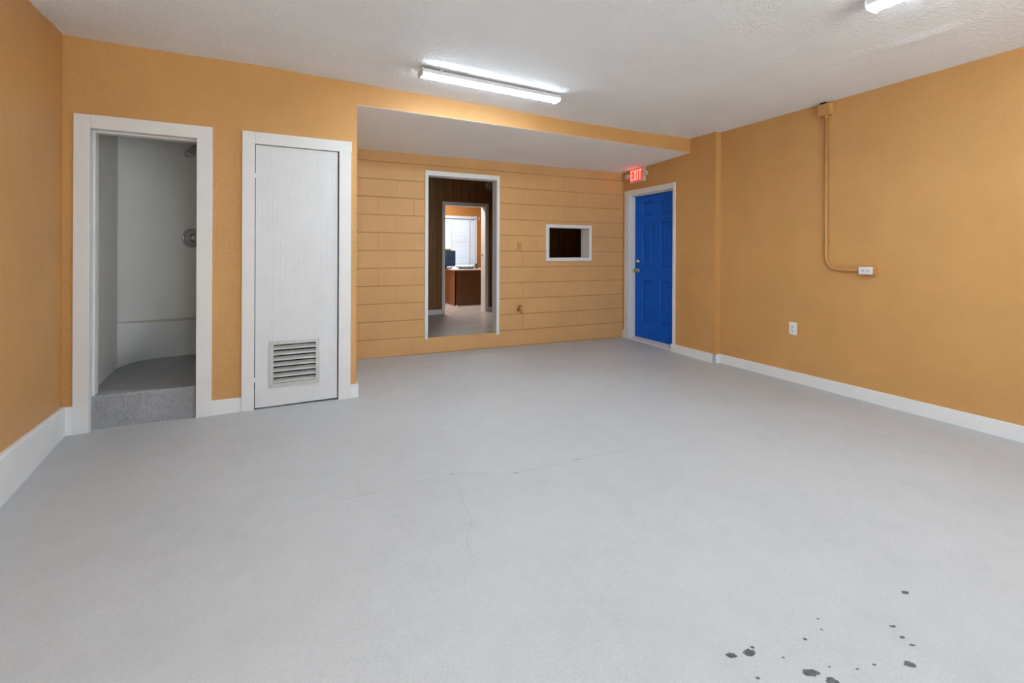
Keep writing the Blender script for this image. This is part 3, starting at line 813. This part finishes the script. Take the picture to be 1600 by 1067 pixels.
obj('bottom_rail', boxes((-hw + 0.008, hw - 0.03, -0.024, 0.024, 0.012, 0.03)), M_BLIND, bl, 0.003)
# side casing strip, bright
obj('window_casing', boxes((hw - 0.03, hw + 0.025, -0.012, 0.0, 0.0, 1.10)), M_TRIM, w)
br = thing('curtain_bracket', 'small pale curtain bracket on the orange office wall beside the window', 'bracket', (3.90, OY, 1.915))
obj('plate', boxes((-0.012, 0.012, -0.006, 0, -0.03, 0.03)), M_CREAM, br)
bm = BM(); tube(bm, [(0, 0, 0.01), (0, -0.05, 0.012), (0, -0.06, 0.03)], 0.007, 10); obj('hook', bm, M_CREAM, br)

# desk
dk = thing('desk', 'brown wooden office desk standing in front of the window', 'desk', (2.944, 8.155, HZ), 0)
obj('front_panel', boxes((0.0, 1.3, 0.0, 0.02, 0.02, 0.655)), M_DESK, dk)
bm = BM(); hexa(bm, [(-0.003, 0.0, 0.003), (0.02, 0.0, 0.003), (0.082, 0.76, 0.003), (0.06, 0.76, 0.003), (-0.003, 0.0, 0.652), (0.02, 0.0, 0.652), (0.082, 0.76, 0.652), (0.06, 0.76, 0.652)])
o = obj('side_panel', bm, M_DESK2, dk); o['label'] = 'reddish side panel, coloured as lit'
obj('side_panel', boxes((1.28, 1.3, 0.02, 0.76, 0.0, 0.655)), M_DESK, dk)
o = obj('desktop', boxes((-0.02, 1.32, -0.012, 0.79, 0.655, 0.680)), M_DTOP, dk, 0.004); o['label'] = 'top coloured pale for reflected light'
lv = BM(); lathe(lv, [(0, 0.02), (0.012, 0.02), (0.016, 0.004), (0.018, 0)], 12, Matrix.Translation((0.03, -0.012, 0.0))); obj('foot', lv, M_TRIM, dk)
DT = HZ + 0.680
mo = thing('monitor', 'dark computer monitor standing on the left of the office desk', 'monitor', (2.86, 8.50, DT), 0)
mo.location = (2.98, 8.56, DT)
obj('housing', boxes((-0.30, 0.112, -0.02, 0.03, 0.055, 0.352)), M_BLACK, mo, 0.006)
obj('screen', boxes((-0.288, 0.090, -0.0225, -0.0195, 0.075, 0.338)), M_SCREEN, mo)
obj('stand', boxes((-0.13, -0.06, -0.01, 0.02, 0.008, 0.08)), M_BLACK, mo, 0.003)
obj('base', boxes((-0.16, 0.05, -0.08, 0.09, 0.0, 0.012)), M_BLACK, mo, 0.004)
it = obj('card_box', boxes((-0.08, 0.08, -0.02, 0.02, 0, 0.035)), M_OLIVE, None, 0.003); it.location = (2.92, 8.565, DT + 0.352)
tag(it, 'small olive green box lying on top of the monitor', 'box')
kb = obj('keyboard', boxes((-0.17, 0.17, -0.05, 0.05, 0, 0.022)), M_BLACK, None, 0.005); kb.location = (3.27, 8.50, DT)
tag(kb, 'flat black keyboard on the office desk below the window', 'keyboard')
bm = BM(); random.seed(3)
V = [[bm.verts.new((-0.07 + 0.14 * i / 6, -0.05 + 0.1 * j / 5, 0.004 + (0.045 * random.random() * sin(pi * (i + .5) / 7) if 0 < i < 6 and 0 < j < 5 else 0.0))) for j in range(6)] for i in range(7)]
for i in range(6):
    for j in range(5): bm.faces.new((V[i][j], V[i + 1][j], V[i + 1][j + 1], V[i][j + 1]))
r_ = bmesh.ops.extrude_face_region(bm, geom=bm.faces[:]); bmesh.ops.translate(bm, verts=[v for v in r_['geom'] if isinstance(v, bmesh.types.BMVert)], vec=(0, 0, 0.002))
pp = obj('paper', bm, M_PAPER); pp.location = (3.0, 8.30, DT - 0.003)
tag(pp, 'crumpled white paper on the desk in front of the monitor', 'paper')
pb = thing('pencil_pot', 'small brown pot holding something green at the right of the desk', 'pot', (3.55, 8.60, DT))
bm = BM(); lathe(bm, [(0, 0), (0.035, 0), (0.04, 0.05), (0.036, 0.05), (0.03, 0.01), (0, 0.01)], 18); obj('pot', bm, M_BROWNITEM, pb, smooth=True)
bm = BM()
for k in range(7):
    a = k * 0.9; tube(bm, [(0.01 * cos(a), 0.01 * sin(a), 0.03), (0.02 * cos(a), 0.02 * sin(a), 0.07), (0.035 * cos(a), 0.035 * sin(a), 0.10)], [0.004, 0.009, 0.002], 6)
obj('leaves', bm, M_GREENITEM, pb)

# grey fixture at the top of the hall doorway
hl = thing('hall_lamp', 'small grey metal lamp high in the dark hallway behind the doorway', 'lamp', (2.84, 6.30, 2.62))
bm = BM(); lathe(bm, [(0.0, 0.0), (0.05, 0.0), (0.05, -0.02), (0.012, -0.03), (0.012, -0.36), (0.0, -0.36)], 20); obj('stem', bm, M_GREYMETAL, hl, smooth=True)
q = Vector((-0.75, -0.25, -0.45)).normalized().to_track_quat('Z', 'Y').to_matrix().to_4x4()
bm = BM(); lathe(bm, [(0, -0.06), (0.03, -0.06), (0.045, -0.03), (0.06, 0.04), (0.064, 0.075), (0.056, 0.075), (0.05, 0.03), (0, 0.02)], 24, Matrix.Translation((0.0, 0, -0.42)) @ q); obj('shade', bm, M_GREYMETAL, hl, smooth=True)

# ================================================================== FITTINGS ON THE WALLS
# exit sign with two emergency heads
ex = thing('exit_sign', 'lit red EXIT sign with two emergency lamp heads above the blue door', 'exit sign', PD(4.853, 2.242), RD)
obj('housing', boxes((-0.135, 0.135, -0.050, 0.0, -0.095, 0.093)), M_CREAM, ex, 0.005)
obj('face', boxes((-0.128, 0.128, -0.0535, -0.049, -0.086, 0.084)), M_EXITFACE, ex, 0.001)
def letter(ch, x0, w, h0, h1, s):
    bm = BM(); y0, y1 = -0.0565, -0.053
    if ch == 'E':
        for b in ((x0, x0 + s, h0, h1), (x0 + s, x0 + w, h1 - s, h1), (x0 + s, x0 + w, h0, h0 + s), (x0 + s, x0 + w * 0.85, (h0 + h1 - s) / 2, (h0 + h1 + s) / 2)):
            box(bm, b[0], b[1], y0, y1, b[2], b[3])
    elif ch == 'X':
        prism(bm, [(x0, h0), (x0 + s * 1.15, h0), (x0 + w, h1), (x0 + w - s * 1.15, h1)], 'y', y0, y1)
        prism(bm, [(x0 + w - s * 1.15, h0), (x0 + w, h0), (x0 + s * 1.15, h1), (x0, h1)], 'y', y0 - 0.0003, y1)
    elif ch == 'I': box(bm, x0 + (w - s) / 2, x0 + (w + s) / 2, y0, y1, h0, h1)
    elif ch == 'T':
        box(bm, x0, x0 + w, y0, y1, h1 - s, h1); box(bm, x0 + (w - s) / 2, x0 + (w + s) / 2, y0, y1, h0, h1 - s)
    return bm
for ch, x0, w_ in (('E', -0.113, 0.055), ('X', -0.050, 0.062), ('I', 0.018, 0.022), ('T', 0.048, 0.062)):
    obj('letter', letter(ch, x0, w_, -0.068, 0.068, 0.019), M_RED, ex)
for sx_ in (-1, 1):
    bm = BM(); box(bm, min(sx_ * 0.135, sx_ * 0.15), max(sx_ * 0.135, sx_ * 0.15), -0.045, -0.02, -0.018, 0.018)
    hd = obj('bracket', bm, M_CREAM, ex, 0.003)
    bm = BM(); lathe(bm, [(0.0, -0.03), (0.02, -0.03), (0.034, -0.012), (0.037, 0.022), (0.033, 0.026), (0.029, 0.016), (0.012, 0.012), (0.0, 0.018)], 24,
                     Matrix.Translation((sx_ * 0.183, -0.045, 0.0)) @ Matrix.Rotation(radians(100), 4, 'X'))
    obj('lamp_head', bm, M_CREAM, ex, smooth=True)
obj('canopy', boxes((-0.06, 0.06, -0.046, -0.004, 0.092, 0.104)), M_CREAM, ex, 0.004)

# conduit run on the right wall
jb = thing('junction_box', 'ochre painted electrical box at the top of the right wall', 'junction box', PR(2.424, 2.46), RR)
obj('body', boxes((-0.054, 0.054, -0.044, 0.001, -0.052, 0.050)), M_EMT, jb, 0.003)
obj('cover', boxes((-0.056, 0.056, -0.049, -0.0435, -0.055, 0.050)), M_EMT, jb, 0.003)
obj('ceiling_gap_shade', boxes((-0.03, 0.022, -0.051, -0.04, 0.0505, 0.062)), M_SLOT, jb)  # dark block standing in for the shaded gap under the ceiling
for a, b in ((-0.044, 0.042), (0.044, 0.042), (-0.044, -0.045), (0.044, -0.045)):
    bm = BM(); lathe(bm, [(0, 0.003), (0.004, 0.002), (0.005, 0)], 10, Matrix.Translation((a, -0.049, b)) @ RX)
    obj('screw', bm, M_EMT, jb)
cd = thing('conduit', 'ochre painted conduit pipe bending down the right wall to the outlet', 'conduit', PR(2.418, 0), RR)
CR = 0.0125; cy_ = -0.016
pts = [(0, cy_, 2.410), (0, cy_, 1.165)]
for i in range(1, 13):
    a = radians(90 * i / 12); pts.append((0.112 - 0.112 * cos(a), cy_, 1.165 - 0.112 * sin(a)))
pts += [(0.285, cy_, 1.053)]
bm = BM(); tube(bm, pts, CR, 18); obj('pipe', bm, M_EMT, cd, smooth=True)
bm = BM(); tube(bm, [(0, cy_, 1.29), (0, cy_, 1.308)], 0.0152, 18); box(bm, -0.03, 0.03, -0.004, -0.0005, 1.290, 1.308); obj('strap', bm, M_EMT, cd, 0.001)
bm = BM(); tube(bm, [(0.155, cy_, 1.053), (0.185, cy_, 1.053)], 0.0155, 18); obj('coupling', bm, M_EMT, cd)
bm = BM(); tube(bm, [(0, cy_, 2.385), (0, cy_, 2.409)], 0.0152, 18); obj('connector', bm, M_EMT, cd)
bm = BM(); tube(bm, [(0.262, cy_, 1.053), (0.286, cy_, 1.053)], 0.0152, 18); obj('connector', bm, M_EMT, cd)

def duplex(parent, horizontal, y0, plate=None):
    """receptacle faces on a plate lying at y0"""
    for k in (-1, 1):
        bm = BM()
        M_ = Matrix.Translation((k * 0.0195, y0, 0)) if horizontal else Matrix.Translation((0, y0, k * 0.0195))
        ring = []
        for i in range(28):
            a = 2 * pi * i / 28; px, pz = 0.0172 * cos(a), 0.0172 * sin(a)
            if horizontal: px, pz = max(-0.0142, min(0.0142, px)), pz
            else: pz = max(-0.0142, min(0.0142, pz))
            ring.append((px, pz))
        prism(bm, [(p[0] + M_.translation.x, p[1] + M_.translation.z) for p in ring], 'y', y0 - 0.0025, y0)
        rc = obj('receptacle', bm, M_WPLASTIC, parent)
        bm = BM()
        for (a, b, w_, h_) in ((-0.0065, 0.004, 0.0032, 0.0100), (0.0065, 0.004, 0.0032, 0.0085)):
            if horizontal: a, b, w_, h_ = b * -1, a, h_, w_
            box(bm, M_.translation.x + a - w_ / 2, M_.translation.x + a + w_ / 2, y0 - 0.003, y0 - 0.002, M_.translation.z + b - h_ / 2, M_.translation.z + b + h_ / 2)
        a, b = (0.0075, 0) if horizontal else (0, -0.0075)
        lathe(bm, [(0, 0.0032), (0.0036, 0.0032), (0.0036, 0.002)], 10, Matrix.Translation((M_.translation.x + a, y0, M_.translation.z + b)) @ RX)
        obj('slots', bm, M_SLOT, rc)
so = thing('surface_outlet', 'white double outlet on a raised box at the end of the conduit', 'outlet', PR(2.080, 1.0525), RR)
obj('box', boxes((-0.054, 0.052, -0.047, 0.001, -0.030, 0.030)), M_EMT, so, 0.003)
obj('plate', boxes((-0.0515, 0.0505, -0.052, -0.0465, -0.0305, 0.0305)), M_WPLASTIC, so, 0.002)
duplex(so, True, -0.052)
wo = thing('wall_outlet', 'white double outlet low on the right wall', 'outlet', PR(2.727, 0.481), RR)
obj('plate', boxes((-0.0375, 0.0375, -0.007, 0.001, -0.0595, 0.0595)), M_WPLASTIC, wo, 0.003)
duplex(wo, False, -0.007)

# painted cover plate and hose bibb on the block wall
sp = thing('switch_plate', 'ochre painted switch plate on the block wall left of the pass-through', 'switch', PB(2.755, 1.262), RB)
obj('plate', boxes((-0.032, 0.032, -0.007, 0.001, -0.058, 0.058)), M_EMT, sp, 0.003)
obj('toggle', boxes((-0.005, 0.005, -0.016, -0.006, -0.004, 0.014)), M_EMT, sp, 0.002)
hb = thing('hose_bibb', 'small brown painted hose tap low on the block wall', 'tap', PB(2.744, 0.468), RB)
bm = BM(); lathe(bm, [(0, 0.004), (0.028, 0.004), (0.030, 0.0)], 20, RX); obj('flange', bm, M_SPIGOT, hb, smooth=True)
bm = BM(); tube(bm, [(0, 0, 0), (0, -0.05, 0), (0, -0.075, -0.008), (0, -0.092, -0.04)], [0.012, 0.015, 0.014, 0.014], 14); tube(bm, [(0, -0.045, 0), (0, -0.052, 0.045)], 0.009, 12); obj('body', bm, M_SPIGOT, hb, smooth=True)
bm = BM()
q = Matrix.Translation((0, -0.054, 0.05)) @ Matrix.Rotation(radians(8), 4, 'X')
lathe(bm, [(0.019, 0.0), (0.025, -0.005), (0.029, 0.0), (0.025, 0.005), (0.019, 0.0)], 20, q); tube(bm, [q @ Vector((-0.022, 0, 0)), q @ Vector((0.022, 0, 0))], 0.004, 8); tube(bm, [q @ Vector((0, -0.022, 0)), q @ Vector((0, 0.022, 0))], 0.004, 8)
obj('handle', bm, M_SPIGOT, hb, smooth=True)
nl = thing('wall_nail', 'small bent nail sticking out of the wall end beside the closet frame', 'nail', (0.562, YP, 1.262))
bm = BM(); tube(bm, [(0, 0.004, 0), (0, -0.012, 0.002), (0.004, -0.020, 0.006)], 0.003, 8); obj('shank', bm, M_EMT, nl)
bm = BM(); lathe(bm, [(0, 0.004), (0.006, 0.003), (0.006, 0)], 10, Matrix.Translation((0.004, -0.020, 0.006)) @ RX); obj('head', bm, M_EMT, nl)

# ---- ceiling strip lights (local x is the long axis)
def strip_light(label, loc, rotz):
    t = thing('strip_light', label, 'ceiling light', loc, rotz, 'fluorescent strip lights on the ceiling')
    L2 = 0.605
    bm = BM()                                      # trough-shaped white housing hung just under the ceiling
    prism(bm, [(-0.040, -0.012), (0.040, -0.012), (0.0495, -0.020), (0.0495, -0.047), (-0.0495, -0.047), (-0.0495, -0.020)], 'x', -L2 + 0.006, L2 - 0.006)
    obj('housing', bm, M_HOUSING, t)
    bm = BM(); pr_ = []
    for i in range(13):
        a = pi * i / 12; pr_.append((0.0497 * cos(a), -0.047 - 0.015 * sin(a) ** 0.6))
    prism(bm, pr_ + [(-0.0485, -0.0465), (0.0485, -0.0465)], 'x', -L2 + 0.008, L2 - 0.008)
    obj('lens', bm, M_LENS, t)
    for s in (-1, 1):
        bm = BM(); prism(bm, [(-0.050, -0.012), (0.050, -0.012), (0.058, -0.03), (0.058, -0.056), (0.045, -0.068), (-0.045, -0.068), (-0.058, -0.056), (-0.058, -0.03)], 'x', min(s * L2, s * (L2 - 0.008)), max(s * L2, s * (L2 - 0.008)))
        obj('end_cap', bm, M_HOUSING, t)
        obj('mounting_clip', boxes((s * 0.45 - 0.012, s * 0.45 + 0.012, -0.03, 0.03, -0.014, 0.012)), M_HOUSING, t)
    return t
strip_light('lit white strip light hung along the beam in the middle of the ceiling', (1.535, 3.360, cz(1.535, 3.36)), 0.035)
strip_light('lit white strip light cut off by the top right edge of the picture', (2.785, 0.735, cz(2.785, 0.735) + 0.002), radians(90))

strip_light('lit white strip light added above the viewer, out of the picture, for more light', (0.15, 0.60, cz(0.15, 0.60) + 0.002), radians(90))  # extra unseen lamp added to brighten the room
